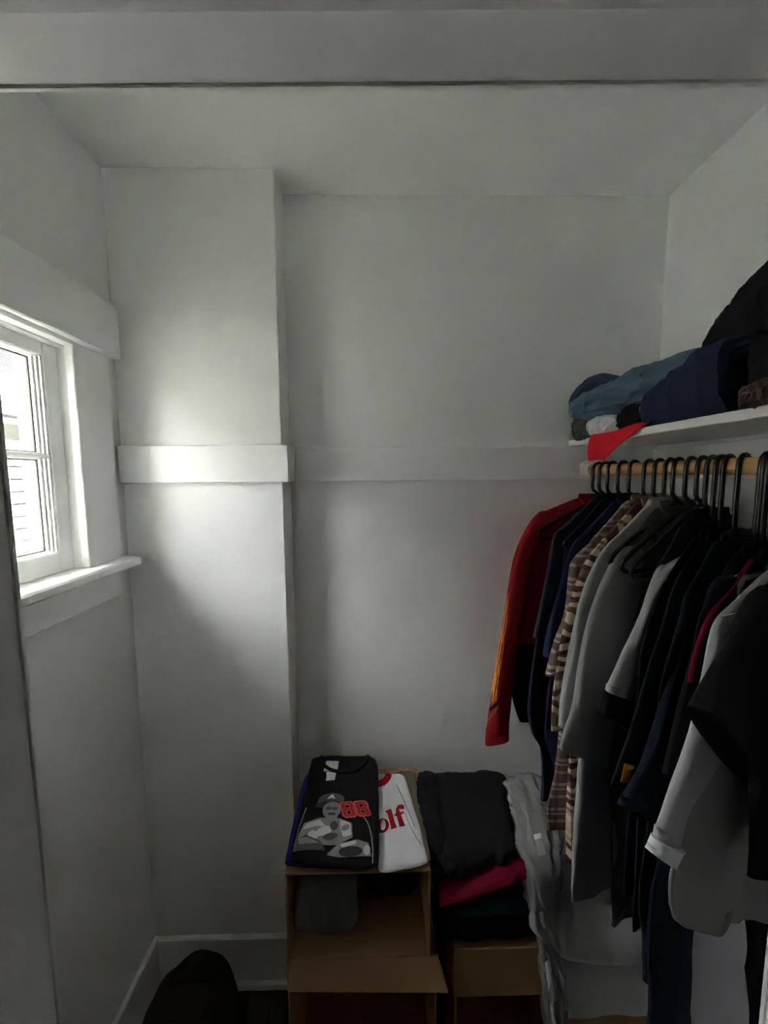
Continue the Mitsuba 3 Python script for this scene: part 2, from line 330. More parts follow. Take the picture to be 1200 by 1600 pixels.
obj('soffit', rbox(NX, NX + .36, NY0 - .3, NY1 + .3, .58, .60), 'mat_siding', nb)
obj('gutter', rbox(NX + .36, NX + .47, NY0 - .3, NY1 + .3, .595, .800, .015), 'mat_siding', nb)
slope = math.radians(27)
rf = obj('roof', join([trimesh.convex.convex_hull(np.array([[NX + .42 - 2.6 * s * math.cos(slope), y, .69 + H + 2.6 * s * math.sin(slope) + d] for s in (0, 1) for y in (NY0 - .3, NY1 + .3) for d in (-.06, 0)]))]), 'mat_gap_shade', nb)
for i in range(20):
    s0, s1 = i * .13, i * .13 + .15
    P = lambda s, d: (NX + .46 - s * math.cos(slope) + d * math.sin(slope), .69 + H + s * math.sin(slope) + d * math.cos(slope))
    c = [P(s0, .016), P(s0, .026), P(s1 - .03, .001), P(s1 - .03, .006)]
    obj('shingle_course', trimesh.convex.convex_hull(np.array([[x, y, z] for x, z in c for y in (NY0 - .32, NY1 + .32)])), 'mat_shingle', rf)
# shrub between the houses
sh = thing('shrub', 'leafy shrub outside the lower window pane', 'shrub')
stems, leaves = [], []
for k in range(16):
    bx, by = -2.35 + rng.normal(0, .05), 2.44 + rng.normal(0, .08)
    tip = np.array([-2.36 + rng.normal(0, .07), 2.44 + rng.normal(0, .14), -.44 + rng.uniform(-.28, .06)])
    pts = smooth_path([[bx, by, GZ], [bx * .5 + tip[0] * .5, by * .5 + tip[1] * .5, -1.2], tip], 12) + [0, 0, H]
    stems.append(tube(pts, np.linspace(.007, .002, 12), 5))
    for q in np.linspace(.45, 1, 13):
        c = pts[int(q * 11)]
        a, e = rng.uniform(0, 6.28), rng.uniform(-.4, .7)
        d = np.array([math.cos(a) * math.cos(e), math.sin(a) * math.cos(e), math.sin(e)]); s = np.cross(d, [0, 0, 1]); s /= np.linalg.norm(s); L = rng.uniform(.05, .085)
        nrm = np.cross(s, d)
        leaves.append(trimesh.Trimesh([c, c + d * L * .45 + s * L * .26 + nrm * .006, c + d * L, c + d * L * .45 - s * L * .26 + nrm * .006], [[0, 1, 2], [0, 2, 3]], process=False))
obj('stem', join(stems), 'mat_cream', sh)
tag(obj('foliage', join(leaves), 'mat_leaf', sh), kind='stuff')

# ---------------------------------------------------------------- shelf and rod
SHX, SHT, SHB = 0.602, 0.1045, 0.0865
shelf = obj('closet_shelf', rbox(SHX, XR, YF1 + .02, D2, SHB, SHT, .0015), 'mat_shelf', label='white painted board shelf above the clothes rod', cat='shelf')
RX, RZ, RR = 0.6646, 0.012, 0.0157
rod = thing('clothes_rod', 'round wooden rod carrying the hanging clothes', 'clothes rod')
c = trimesh.creation.cylinder(RR, D2 - YF1 - .014, sections=40); c.apply_transform(trimesh.transformations.rotation_matrix(math.pi / 2, [1, 0, 0])); c.apply_translation([RX, (YF1 + D2) / 2 - .001, RZ + H])
obj('dowel', c, 'mat_rod', rod, smooth=40)
def lathe_y(prof, x, y, z, sgn=-1, m=40):
    v = trimesh.creation.revolve(np.array(prof), sections=m); v.apply_transform(trimesh.transformations.rotation_matrix(sgn * -math.pi / 2, [1, 0, 0])); v.apply_translation([x, y, z]); return v
so = obj('rod_socket', lathe_y([[0, 0], [.033, 0], [.034, .004], [.031, .007], [.0235, .009], [.0225, .020], [.0205, .022], [.0180, .0215], [.0175, .010], [0, .010]], RX, D2 - .018, RZ + H, -1), 'mat_white_plastic', rod, smooth=35, label='white round wall socket')
for a in (30, 150, 270):
    c = trimesh.creation.icosphere(2, .0035); c.apply_scale([1, .5, 1]); c.apply_translation([RX + .0275 * math.cos(math.radians(a)), D2 - .026, RZ + H + .0275 * math.sin(math.radians(a))]); obj('screw', c, 'mat_metal', so, smooth=True)
for (x, z) in ((.616, .035), (.612, .004), (.63, -.012)):
    c = trimesh.creation.icosphere(2, .004); c.apply_scale([1, .45, 1]); c.apply_translation([x, D2 - .0185, z + H])
    obj('wall_plug', c, 'mat_trim', 'trim_3', smooth=True)

# ---------------------------------------------------------------- hangers and hanging clothes
class Frame:
    """The plane a garment hangs in: u along the hanger (negative towards the window), w out of it (towards the door), z below the rod's axis."""
    def __init__(self, y, deg=25.0, lean=0.0):
        t = math.radians(deg); self.O = np.array([RX, y, RZ + H]); self.e = np.array([math.cos(t), math.sin(t), 0]); self.n = np.array([math.sin(t), -math.cos(t), 0]); self.lean = lean
    def at(self, u, w, z):
        u, w, z = np.broadcast_arrays(np.asarray(u, float), np.asarray(w, float), np.asarray(z, float))
        return self.O + u[..., None] * self.e + w[..., None] * self.n + z[..., None] * np.array([0, 0, 1.0])

def make_hanger(y, label, deg=25.0, dz=0.0, r=.0044, tz=-.176, ws=1.0):
    f = Frame(y, deg); k = thing('clothes_hanger', label, 'hanger', 'black tubular hangers on the rod')
    a = np.radians(np.linspace(-5, 180, 24)); hr = RR + r + .0003
    hook = np.vstack([np.stack([hr * np.cos(a), hr * np.sin(a)], 1), [[-hr, -.02], [-hr, -.042]]])
    hook = np.vstack([hook, round_corners([[-hr, -.042], [-hr + .001, -.060], [.018, -.080], [.05, -.096]], .012)[1:]])
    obj('hook', tube(f.at(hook[:, 0], 0, hook[:, 1] + dz * (hook[:, 1] < -.03)), r, 10), 'mat_plastic', k, smooth=50)
    loop = [1.0 * ws, 1.0] * round_corners([[.0, -.0755], [-.195, tz + .012], [-.226, tz - .008], [-.205, tz - .026], [0, tz - .026], [.205, tz - .026], [.220, tz - .008], [.19, tz + .012], [.0, -.0715]], .022)
    obj('frame', tube(f.at(loop[:, 0], 0, loop[:, 1] + dz), r, 10), 'mat_plastic', k, smooth=50)
    notch = np.array([[-.118, -.128], [-.120, -.142], [-.114, -.149], [-.107, -.146]])
    for s in (1, -1):
        obj('strap_hook', tube(f.at(notch[:, 0] * s, .0, notch[:, 1] + dz), r * .7, 8), 'mat_plastic', k, smooth=50)
    return k

def loft(f, rows, n=70, m=64, seed=0, fold=.006, fold_k=38.0, w0=0.0, sq=.72, slant=0.0, open_end=True, tuck=.03, top_cap=True):
    """A cloth tube: rows (z, uL, uR, half thickness[, w]) from the top down, cross-sections flattened, with hanging folds. Returns mesh, uv."""
    g = np.random.default_rng(seed)
    rows = [list(r) + [0.0] * (5 - len(r)) for r in rows]
    rows = np.array([r if len(r) == 6 else [r[1], r[0], r[2], r[0], r[3], r[4]] for r in rows], float)   # uL, zL, uR, zR, half thickness, w
    s = np.concatenate([[0], np.cumsum(np.hypot(np.diff(rows[:, 1]), np.diff(rows[:, 0])) + np.hypot(np.diff(rows[:, 3]), np.diff(rows[:, 2])) + 1e-6)]); s /= s[-1]
    uL, zL, uR, zR, t, ww = (PchipInterpolator(s, rows[:, i])(np.linspace(0, 1, n)) for i in range(6))
    z = (zL + zR) / 2
    a = np.arange(m) / m * 2 * np.pi
    ca, sa_ = np.cos(a), np.sin(a)
    cu, su = np.sign(ca) * np.abs(ca) ** sq, np.sign(sa_) * np.abs(sa_) ** .8
    c, h = (uL + uR) / 2, (uR - uL) / 2
    u = c[:, None] + h[:, None] * cu[None]
    w = ww[:, None] + t[:, None] * su[None]
    depth = np.clip((z[0] - z) / max(z[0] - z[-1], 1e-6), 0, 1)[:, None]
    ph = g.uniform(0, 6.28, 6)
    zz = z[:, None]
    ripple = np.sin(u * fold_k + ph[0] + 1.6 * np.sin(zz * 5 + ph[1])) * .6 + np.sin(u * fold_k * 2.1 + ph[2] + 2.2 * np.sin(zz * 7.5 + ph[3])) * .3 + np.sin(u * 14 + ph[4] + zz * 9) * .5
    q = np.stack([u * 16 + seed, w * 4 + zz * 0, zz * 6 + 0 * u], -1)
    ripple = ripple + 1.4 * (meshkit.fbm(q, 3, seed) - .5)
    amp = fold * (0.12 + depth ** .7)
    w = w + amp * ripple * (0.55 + .45 * np.sign(su)[None] * np.where(t[:, None] > .008, 1, .4)) + w0
    edge = meshkit.fbm(np.stack([zz * 11 + 0 * u, 0 * u + seed, np.broadcast_to(np.sign(cu)[None] * 3, u.shape)], -1), 3, seed + 3) - .5
    u = u + .010 * depth * edge * np.abs(cu)[None] ** 2
    zz = zz + ((zR - zL) / 2)[:, None] * cu[None]
    z2 = zz + slant * (u - c[:, None]) * depth ** 2 + .012 * depth ** 6 * (meshkit.noise(np.stack([u * 18, w * 20, 0 * u + seed], -1), seed) - .5)
    v = f.at(u, w, z2).reshape(-1, 3)
    uv = np.stack([u, zz], -1).reshape(-1, 2)
    frac = np.broadcast_to((a / (2 * np.pi))[None], u.shape).reshape(-1)
    fc = tris(grid_faces(n, m))[:, ::-1]
    k = np.arange(m); extra, exf, base = [], [], len(v)
    if top_cap:
        extra.append(v[:m].mean(0)); exf.append(np.stack([k * 0 + base, k, (k + 1) % m], 1)[:, ::-1])
    if open_end:   # the cloth turns in at the hem and closes a little way up inside
        last = v[(n - 1) * m:n * m]; cen = last.mean(0); o = len(v) + len(extra)
        r1 = cen + (last - cen) * .90 + [0, 0, .004]; r2 = cen + (last - cen) * .86 + [0, 0, tuck]
        exv = np.vstack([r1, r2, cen + [0, 0, tuck]])
        L = (n - 1) * m
        exf.append(np.stack([L + k, L + (k + 1) % m, o + (k + 1) % m], 1)[:, ::-1]); exf.append(np.stack([L + k, o + (k + 1) % m, o + k], 1)[:, ::-1])
        exf.append(np.stack([o + k, o + (k + 1) % m, o + m + (k + 1) % m], 1)[:, ::-1]); exf.append(np.stack([o + k, o + m + (k + 1) % m, o + m + k], 1)[:, ::-1])
        exf.append(np.stack([o + m + k, o + m + (k + 1) % m, k * 0 + o + 2 * m], 1)[:, ::-1])
        extra = list(extra) + list(exv)
    if extra:
        ex = np.array(extra); v = np.vstack([v, ex]); uv = np.vstack([uv, np.tile(uv[-1:], (len(ex), 1))]); frac = np.concatenate([frac, np.full(len(ex), .75)]); fc = np.vstack([fc] + exf)
    return trimesh.Trimesh(v, fc, process=False), uv, frac

def body_rows(neck_z, tip, side, hem, t, neck=.072):
    """Rows of a shirt's body: neck, shoulder tip (u, z), then (z, uL) down the window side; the wall side mirrors it, held by the wall."""
    rows = [(neck_z, -neck, neck, t * .45), (neck_z - .004, -neck - .012, neck + .012, t * .55)]
    tu, tz = tip
    for q in (.33, .66, .92):
        uu = neck + .012 + (tu - neck - .012) * q; rows.append((neck_z - .004 + (tz - neck_z + .004) * q, -uu, min(uu, .215), t * (.6 + .25 * q)))
    rows.append((tz - .012, -tu, min(tu, .217), t * .95))
    for z, ul in side:
        rows.append((z, ul, min(max(-ul * .92, .15), .212), t))
    z, ul = side[-1]
    rows.append((hem, ul + .006, .195, t * 1.05))
    return rows

def sleeve_rows(tip, pts, t, w=.004):
    """Rows of the window-side sleeve from inside the shoulder down to the cuff: pts (z, uL, uR)."""
    tu, tz = tip
    return [(tz + .012, -tu + .012, -tu + .05, t * .35, w), (tz + .002, -tu - .004, -tu + .075, t * .6, w)] + [(p[0], p[1], p[2], t, w) if len(p) == 3 else (*p, t, w) for p in pts]

def wall_sleeve(tip, pts, t, w=.004):
    tu, tz = tip
    tu = min(tu, .20)
    return [(tz + .006, tu - .06, tu - .012, t * .35, w), (tz - .006, tu - .08, min(tu + .004, .215), t * .6, w)] + [(z, max(-b - .01, .10), min(-a, .218), t, w) for z, a, b in pts]

def neck_ring(f, z, r=.070, tw=.016, th=.006, drop=.035, w=.004):
    a = np.linspace(0, 2 * np.pi, 49)[:-1]
    P = f.at(r * np.cos(a), w + tw * np.sin(a), z - drop * np.clip(np.sin(a), 0, 1))
    P = np.vstack([P, P[:1]])
    rows = []
    for dz, rr in ((0, 0), (.010, .001), (.017, -.001), (.008, -.004)):
        Q = f.at((r + rr) * np.cos(a), w + (tw + rr) * np.sin(a), z + dz - .006 - drop * np.clip(np.sin(a), 0, 1)); rows.append(Q)
    rows.append(rows[0])
    return trimesh.Trimesh(np.vstack(rows), tris(grid_faces(5, 48)), process=False)

def garment(name, label, cat, y, mat, neck_z, tip, side, hem, t, sleeve=None, sleeve_mat=None, cuff=None, cuff_mat=None, collar_mat=None, deg=25.0, seed=1,
            fold=.006, hanger=True, hanger_label=None, hdz=0.0, hws=1.0, slant=0.0, st=None, uvmode=None, sw=.004, cuff6=None, hem6=None):
    if hanger: make_hanger(y, hanger_label, deg, hdz, ws=hws)
    f = Frame(y, deg); g = thing(name, label, cat)
    br = body_rows(neck_z, tip, side, hem, t)
    if hem6: br = br[:-1] + [(a, b, c, d, t, 0) for a, b, c, d in hem6]
    m, uv, fr = loft(f, br, seed=seed, fold=fold, slant=slant)
    obj('body', m, mat, g, smooth=True, uv=uv)
    sm = sleeve_mat or mat; st = st or t * .8
    if sleeve:
        m, uv, fr = loft(f, sleeve_rows(tip, sleeve, st, sw), n=60, m=48, seed=seed + 50, fold=fold * .7, slant=slant + (.12 if len(sleeve[-1]) == 3 else 0), tuck=.02)
        s = obj('sleeve', m, sm, g, smooth=True, uv=np.stack([fr, uv[:, 1]], 1) if uvmode == 'ring' else uv)
        if cuff:
            z0, z1, a0, b0, a1, b1 = cuff
            m, uv, fr = loft(f, [(z0 + .004, a0 - .003, b0 + .003, st * 1.12, sw), (z1, a1 - .004, b1 + .003, st * 1.15, sw)], n=14, m=48, seed=seed + 50, fold=fold * .7, slant=.25, tuck=.01)
            obj('cuff', m, cuff_mat or sm, s, smooth=True, label=None)
        if cuff6:
            m, uv, fr = loft(f, [(*cuff6[0], st * 1.12, sw), (*cuff6[1], st * 1.18, sw)], n=14, m=48, seed=seed + 50, fold=fold * .7, tuck=.01)
            obj('cuff', m, cuff_mat or sm, s, smooth=True)
        sl = [p if len(p) == 3 else ((p[1] + p[3]) / 2, p[0], p[2]) for p in sleeve]
        m, uv, fr = loft(f, wall_sleeve(tip, sl, st, sw), n=50, m=40, seed=seed + 90, fold=fold * .7, tuck=.02)
        obj('sleeve', m, sm, g, smooth=True, uv=np.stack([fr * 0 + .9, uv[:, 1]], 1) if uvmode == 'ring' else uv)
    obj('collar', neck_ring(f, neck_z + .002, tw=max(.010, t * .8)), collar_mat or mat, g, smooth=True)
    return g, f

# 1  red sweatshirt with flames on the sleeve, on the hanger next to the back wall
g, f = garment('sweatshirt', 'red long-sleeved sweatshirt with orange flames on its sleeve, hanging next to the back wall', 'sweatshirt', 1.150, RED, -.084, (.212, -.130),
               [(-.20, -.226), (-.30, -.245), (-.40, -.262), (-.49, -.276)], -.52, .018,
               [(-.25, -.283, -.228), (-.42, -.310, -.252), (-.61, -.340, -.274), (-.77, -.358, -.291)], 'mat_flames', (-.765, -.802, -.357, -.291, -.356, -.294), RED,
               seed=3, deg=12, hanger_label='black plastic hanger carrying the red sweatshirt by the back wall', uvmode='ring', fold=.007, sw=.012)
m, uv, fr = loft(f, [(-.49, -.270, .19, .014), (-.62, -.276, .19, .015), (-.765, -.240, .18, .015)], n=30, seed=5, fold=.004, w0=-.002)
obj('lower_panel', m, BLACK, g, smooth=True, label='black lower panel of the sweatshirt')
# 2  the bare hanger in front of it
make_hanger(1.116, 'bare black plastic hanger in front of the red sweatshirt', 14, 0, .0044, -.168)
# 3 charcoal tee
garment('tee_shirt', 'charcoal tee shirt hanging just in front of the bare hanger by the red sweatshirt', 'shirt', 1.082, CHARCOAL, -.080, (.225, -.168), [(-.30, -.225), (-.43, -.272), (-.54, -.292), (-.63, -.300), (-.70, -.284), (-.77, -.245)], -.915, .014,
        [(-.22, -.242, -.14), (-.317, -.262, -.15), (-.40, -.286, -.165), (-.432, -.294, -.17)], seed=11, hanger_label='black plastic hanger carrying the charcoal tee shirt', collar_mat=NAVYDARK, fold=.008)
# a navy polo with a pale placket line
g, f = garment('polo_shirt', 'dark navy polo shirt with a pale placket, between the charcoal tee and the navy tee', 'shirt', 1.035, NAVYDARK, -.078, (.205, -.172), [(-.30, -.205), (-.50, -.225)], -.82, .012,
        [(-.23, -.225, -.12), (-.33, -.240, -.13), (-.40, -.258, -.14)], seed=13, hanger_label='black plastic hanger carrying the dark navy polo shirt')
pk = smooth_path([[-.012, -.088], [-.016, -.13], [-.014, -.20]], 16)
obj('placket', tube(f.at(pk[:, 0], .014, pk[:, 1]), .0035, 8), DENIMDARK, g, smooth=True, label='pale placket line')
# 4 navy tee
garment('tee_shirt', 'navy blue tee shirt hanging between the navy polo and the plaid shirt', 'shirt', .989, NAVY, -.082, (.222, -.178), [(-.30, -.24), (-.50, -.275), (-.64, -.29), (-.76, -.25)], -.90, .015,
        [(-.22, -.245, -.15), (-.296, -.270, -.16), (-.398, -.307, -.19), (-.43, -.312, -.195)], seed=17, hanger_label='black plastic hanger carrying the navy blue tee shirt', fold=.009)
# 5 plaid shirt
garment('plaid_shirt', 'brown plaid button shirt with short sleeves hanging beside the navy tee', 'shirt', .935, 'mat_plaid', -.074, (.215, -.172), [(-.31, -.248), (-.50, -.275), (-.65, -.285), (-.785, -.306)], -.832, .017,
        [(-.213, -.272, -.17), (-.313, -.282, -.18), (-.373, -.310, -.21), (-.436, -.337, -.225)], seed=23, hanger_label='black plastic hanger carrying the brown plaid shirt', fold=.008)
# 6 tan and maroon patterned shirt
garment('patterned_shirt', 'tan and maroon patterned shirt with short sleeves hanging beside the plaid shirt', 'shirt', .900, 'mat_aloha', -.076, (.225, -.176), [(-.36, -.252), (-.56, -.265), (-.72, -.276)], -.88, .014,
        [(-.217, -.266, -.17), (-.367, -.317, -.22), (-.545, -.332, -.25)], seed=29, hanger_label='black plastic hanger carrying the tan patterned shirt', fold=.007)
# 7 grey polo
g, f = garment('polo_shirt', 'mid grey polo shirt with a folded collar, hanging beside the tan patterned shirt', 'shirt', .867, GRAY, -.080, (.224, -.170), [(-.35, -.235), (-.60, -.268), (-.80, -.276), (-.90, -.274)], -.955, .015,
        [(-.247, -.282, -.17), (-.324, -.308, -.20), (-.427, -.330, -.235), (-.512, -.338, -.25)], seed=31, hanger_label='black plastic hanger carrying the grey polo shirt', fold=.007)
m, uv, fr = loft(f, [(-.066, -.066, .070, .013), (-.094, -.082, .088, .018), (-.128, -.088, .094, .021)], n=16, seed=3, fold=.002)
obj('folded_collar', m, GRAY, g, smooth=True)
# 8 large grey tee
g, f = garment('tee_shirt', 'big grey tee shirt with long loose sleeves hanging beside the grey polo', 'shirt', .842, GRAYDARK, -.084, (.198, -.172), [(-.36, -.215), (-.60, -.190), (-.90, -.155)], -1.045, .011,
        [(-.262, -.268, -.12), (-.347, -.299, -.15), (-.469, -.321, -.18), (-.530, -.345, -.20), (-.345, -.545, -.215, -.618)], GRAY, seed=37, hanger_label='black plastic hanger carrying the big grey tee shirt', fold=.009, st=.014)
# 9, 10 two bare hangers among the clothes, then black shirts
make_hanger(.808, 'bare black plastic hanger just in front of the big grey tee', 25, 0, .0044, -.178)
make_hanger(.779, 'bare black plastic hanger just behind the grey-sleeved raglan tee', 25, 0, .0044, -.182)
# 11 raglan tee
garment('raglan_tee', 'black raglan tee shirt with long grey sleeves and black cuffs', 'shirt', .757, NAVYDARK, -.095, (.172, -.192), [(-.35, -.20), (-.60, -.21)], -.84, .011,
        [(-.248, -.200, -.135), (-.333, -.260, -.18), (-.305, -.393, -.232, -.428)], HEATHER, None, BLACK, seed=53, hanger_label='black plastic hanger carrying the grey-sleeved raglan tee', hdz=-.014, hws=.78, st=.012, collar_mat=BLACK, cuff6=[(-.306, -.385, -.228, -.424), (-.322, -.420, -.238, -.478)])
f = Frame(.757, 25); sp_ = smooth_path([[.055, -.142], [-.06, -.166], [-.157, -.190], [-.190, -.225], [-.218, -.285], [-.245, -.34]], 50)
obj('sleeve_yoke', tube(f.at(sp_[:, 0], .008, sp_[:, 1] - .003), .0105 * np.sin(np.linspace(.25, 2.9, 50)), 12), HEATHER, 'raglan_tee', smooth=True, label='grey shoulder of the raglan sleeve')
# 12-14 dark shirts
garment('tee_shirt', 'plain black tee shirt hanging just in front of the raglan tee', 'shirt', .737, BLACK, -.130, (.165, -.205), [(-.35, -.19), (-.60, -.20)], -.82, .008,
        [(-.25, -.205, -.10), (-.36, -.242, -.12)], seed=47, hanger_label='black plastic hanger carrying the plain black tee', hdz=-.045, hws=.74)
g, f = garment('tee_shirt', 'dark blue-black tee shirt with a yellow stripe on its sleeve hem', 'shirt', .720, NAVYDARK, -.134, (.165, -.212), [(-.35, -.215), (-.60, -.225)], -.86, .008,
        [(-.26, -.19, -.09), (-.36, -.235, -.12), (-.45, -.275, -.155), (-.525, -.312, -.19)], GREENBLACK, seed=59, hanger_label='black plastic hanger carrying the tee with the yellow stripe', hdz=-.05, hws=.74)
pu, pz = np.meshgrid(np.linspace(0, 1, 6), np.linspace(0, 1, 6), indexing='ij')
sv = f.at(-.300 + .024 * pu - .006 * pz, .0165 + .002 * pu, -.484 - .030 * pz - .010 * pu).reshape(-1, 3)
a_ = trimesh.Trimesh(sv, tris(grid_faces(6, 6, False)), process=False); b_ = a_.copy(); b_.vertices = b_.vertices - f.n * .002; b_.invert()
obj('sleeve_stripe', join([a_, b_]), YELLOW, g, smooth=True, label='yellow stripe')
garment('jersey', 'dark green-black jersey with wide sleeves hanging behind the crimson-edged jersey', 'shirt', .690, GREENBLACK, -.130, (.170, -.222), [(-.40, -.22), (-.60, -.232), (-.75, -.238), (-.85, -.222)], -.92, .012,
        [(-.29, -.180, -.08), (-.40, -.225, -.11), (-.496, -.275, -.13), (-.322, -.525, -.195, -.635)], NAVYDARK, seed=67, hanger_label='black plastic hanger carrying the dark green-black jersey', hdz=-.055, hws=.76, st=.013, fold=.008)
g, f = garment('jersey', 'black jersey with crimson piping along its shoulder', 'shirt', .650, BLACK, -.142, (.178, -.228), [(-.40, -.205), (-.60, -.21)], -.86, .011,
        [(-.29, -.200, -.10), (-.38, -.235, -.13), (-.46, -.26, -.15)], seed=71, hanger_label='black plastic hanger carrying the crimson-piped jersey', hdz=-.062, hws=.8)
pp = smooth_path([[-.06, -.158], [-.10, -.185], [-.15, -.214], [-.180, -.236], [-.203, -.268], [-.222, -.33]], 40)
obj('piping', tube(f.at(pp[:, 0], .0125, pp[:, 1] + .004), .0036, 8), CRIMSON, g, smooth=True, label='crimson piping')
# 15 pale grey tee, 16 the nearest black tee
g, f = garment('tee_shirt', 'pale grey tee shirt with a white sleeve cuff, large and near the door', 'shirt', .602, GRAY, -.166, (.222, -.222), [(-.36, -.238), (-.50, -.268), (-.60, -.272)], -.70, .017,
        [(-.29, -.240, -.14), (-.362, -.258, -.17), (-.44, -.300, -.225), (-.333, -.500, -.276, -.538)], HEATHER, None, WHITE, seed=73, hanger_label='black plastic hanger carrying the pale grey tee', hdz=-.082, hws=.96, collar_mat=HEATHER, fold=.010, st=.013,
        cuff6=[(-.334, -.492, -.274, -.532), (-.343, -.512, -.284, -.558)], hem6=[(-.262, -.655, .20, -.74), (-.215, -.700, .20, -.86)])
g, f = garment('tee_shirt', 'black tee shirt hanging nearest the door', 'shirt', .540, BLACK, -.118, (.245, -.162), [(-.34, -.22), (-.50, -.18)], -.56, .018,
        [(-.283, -.205, -.08, -.300), (-.318, -.228, -.10, -.390), (-.366, -.262, -.140, -.470)], seed=79, hanger_label='black plastic hanger nearest the door carrying the black tee', fold=.009, st=.024, hdz=-.02)
# long things below: trousers on the near hangers
def trousers(name, label, y, mat, rows, hl, seed, deg=25, cat='trousers', fold=.012):
    make_hanger(y, hl, deg, -.060, ws=.62)
    f = Frame(y, deg); g = thing(name, label, cat)
    m, uv, fr = loft(f, rows, n=90, m=64, seed=seed, fold=fold, tuck=.02)
    obj('leg' if cat == 'trousers' else 'body', m, mat, g, smooth=True)
    return g, f
trousers('trousers', 'dark navy trousers folded over a hanger, hanging low behind the pale grey tee', .645, NAVYDARK, [(-.178, -.14, .12, .012), (-.19, -.16, .14, .014), (-.5, -.22, .13, .014), (-.70, -.262, -.02, .014), (-.90, -.252, .0, .014), (-1.15, -.24, .0, .014)],
         'black plastic hanger carrying the dark navy trousers', 83)
trousers('long_shirt', 'white long shirt hanging low under the pale grey tee', .638, LILAC, [(-.178, -.10, .14, .008), (-.19, -.12, .15, .010), (-.5, -.14, .15, .010), (-.74, -.168, .06, .014), (-.95, -.146, .05, .018), (-1.15, -.130, .05, .018)],
         'black plastic hanger carrying the white long shirt', 89, cat='shirt', fold=.020)
trousers('trousers', 'black trousers folded over a hanger at the right edge by the door', .614, BLACK, [(-.178, -.11, .14, .006), (-.19, -.12, .15, .007), (-.5, -.10, .15, .008), (-.75, -.020, .15, .010), (-1.0, .010, .15, .012), (-1.2, .02, .15, .012)],
         'black plastic hanger carrying the black trousers', 97)

# ---------------------------------------------------------------- soft folded things
def pillow(corners, z0, th, n=44, p=8.0, seed=0, wr=.006, freq=14.0, low=True, sag=None):
    """Folded cloth: four corners (x, y) from front-left round to back-left with their own base heights (rel), a thickness and rounded edges."""
    C = np.array(corners, float); Z = np.broadcast_to(np.asarray(z0, float), 4)
    s = np.linspace(-1, 1, n); s = np.sin(s * np.pi / 2) * .55 + s * .45; s = np.sign(s) * np.abs(s)
    S, Q = np.meshgrid(s, s, indexing='ij')
    r = (1 - np.maximum(np.abs(S), 0) ** p).clip(0) ** .5 * (1 - np.abs(Q) ** p).clip(0) ** .5
    shr = 1 - .05 * (np.abs(S * Q)) ** 4
    S2, Q2 = S * shr, Q * shr
    wts = [(1 - S2) * (1 - Q2) / 4, (1 + S2) * (1 - Q2) / 4, (1 + S2) * (1 + Q2) / 4, (1 - S2) * (1 + Q2) / 4]
    X = sum(w * c[0] for w, c in zip(wts, C)); Y = sum(w * c[1] for w, c in zip(wts, C)); B = sum(w * c for w, c in zip(wts, Z))
    nz = meshkit.fbm(np.stack([X * freq, Y * freq, X * 0 + seed * 3.1], -1), 4, seed) - .5
    rid = 1 - np.abs(2 * meshkit.noise(np.stack([X * freq * .7 + seed, Y * freq * .5, X * 0], -1), seed + 9) - 1)
    bul = 1 + .0 * X
    top = B + th * (.5 + .5 * r) + wr * (nz * 2 + .8 * (rid - .6)) * r
    bot = B + th * (.5 - .5 * r) * 1.0
    if sag is not None: top, bot = top + sag(X, Y), bot + sag(X, Y)
    jit = wr * 1.5 * (meshkit.fbm(np.stack([S * 3, Q * 3, X * 0 + seed], -1), 3, seed + 4) - .5)
    vt = np.stack([X + jit * np.abs(S) ** 3, Y + jit * np.abs(Q) ** 3, top + H], -1).reshape(-1, 3); vb = np.stack([X + jit * np.abs(S) ** 3, Y + jit * np.abs(Q) ** 3, bot + H], -1).reshape(-1, 3)
    f = grid_faces(n, n, False); ft = tris(f); fb = tris(f)[:, ::-1] + n * n
    m = trimesh.Trimesh(np.vstack([vt, vb]), np.vstack([ft, fb]), process=False)
    m.merge_vertices(merge_norm=True, merge_tex=True); m.fix_normals()
    m.metadata['top'] = vt
    return m

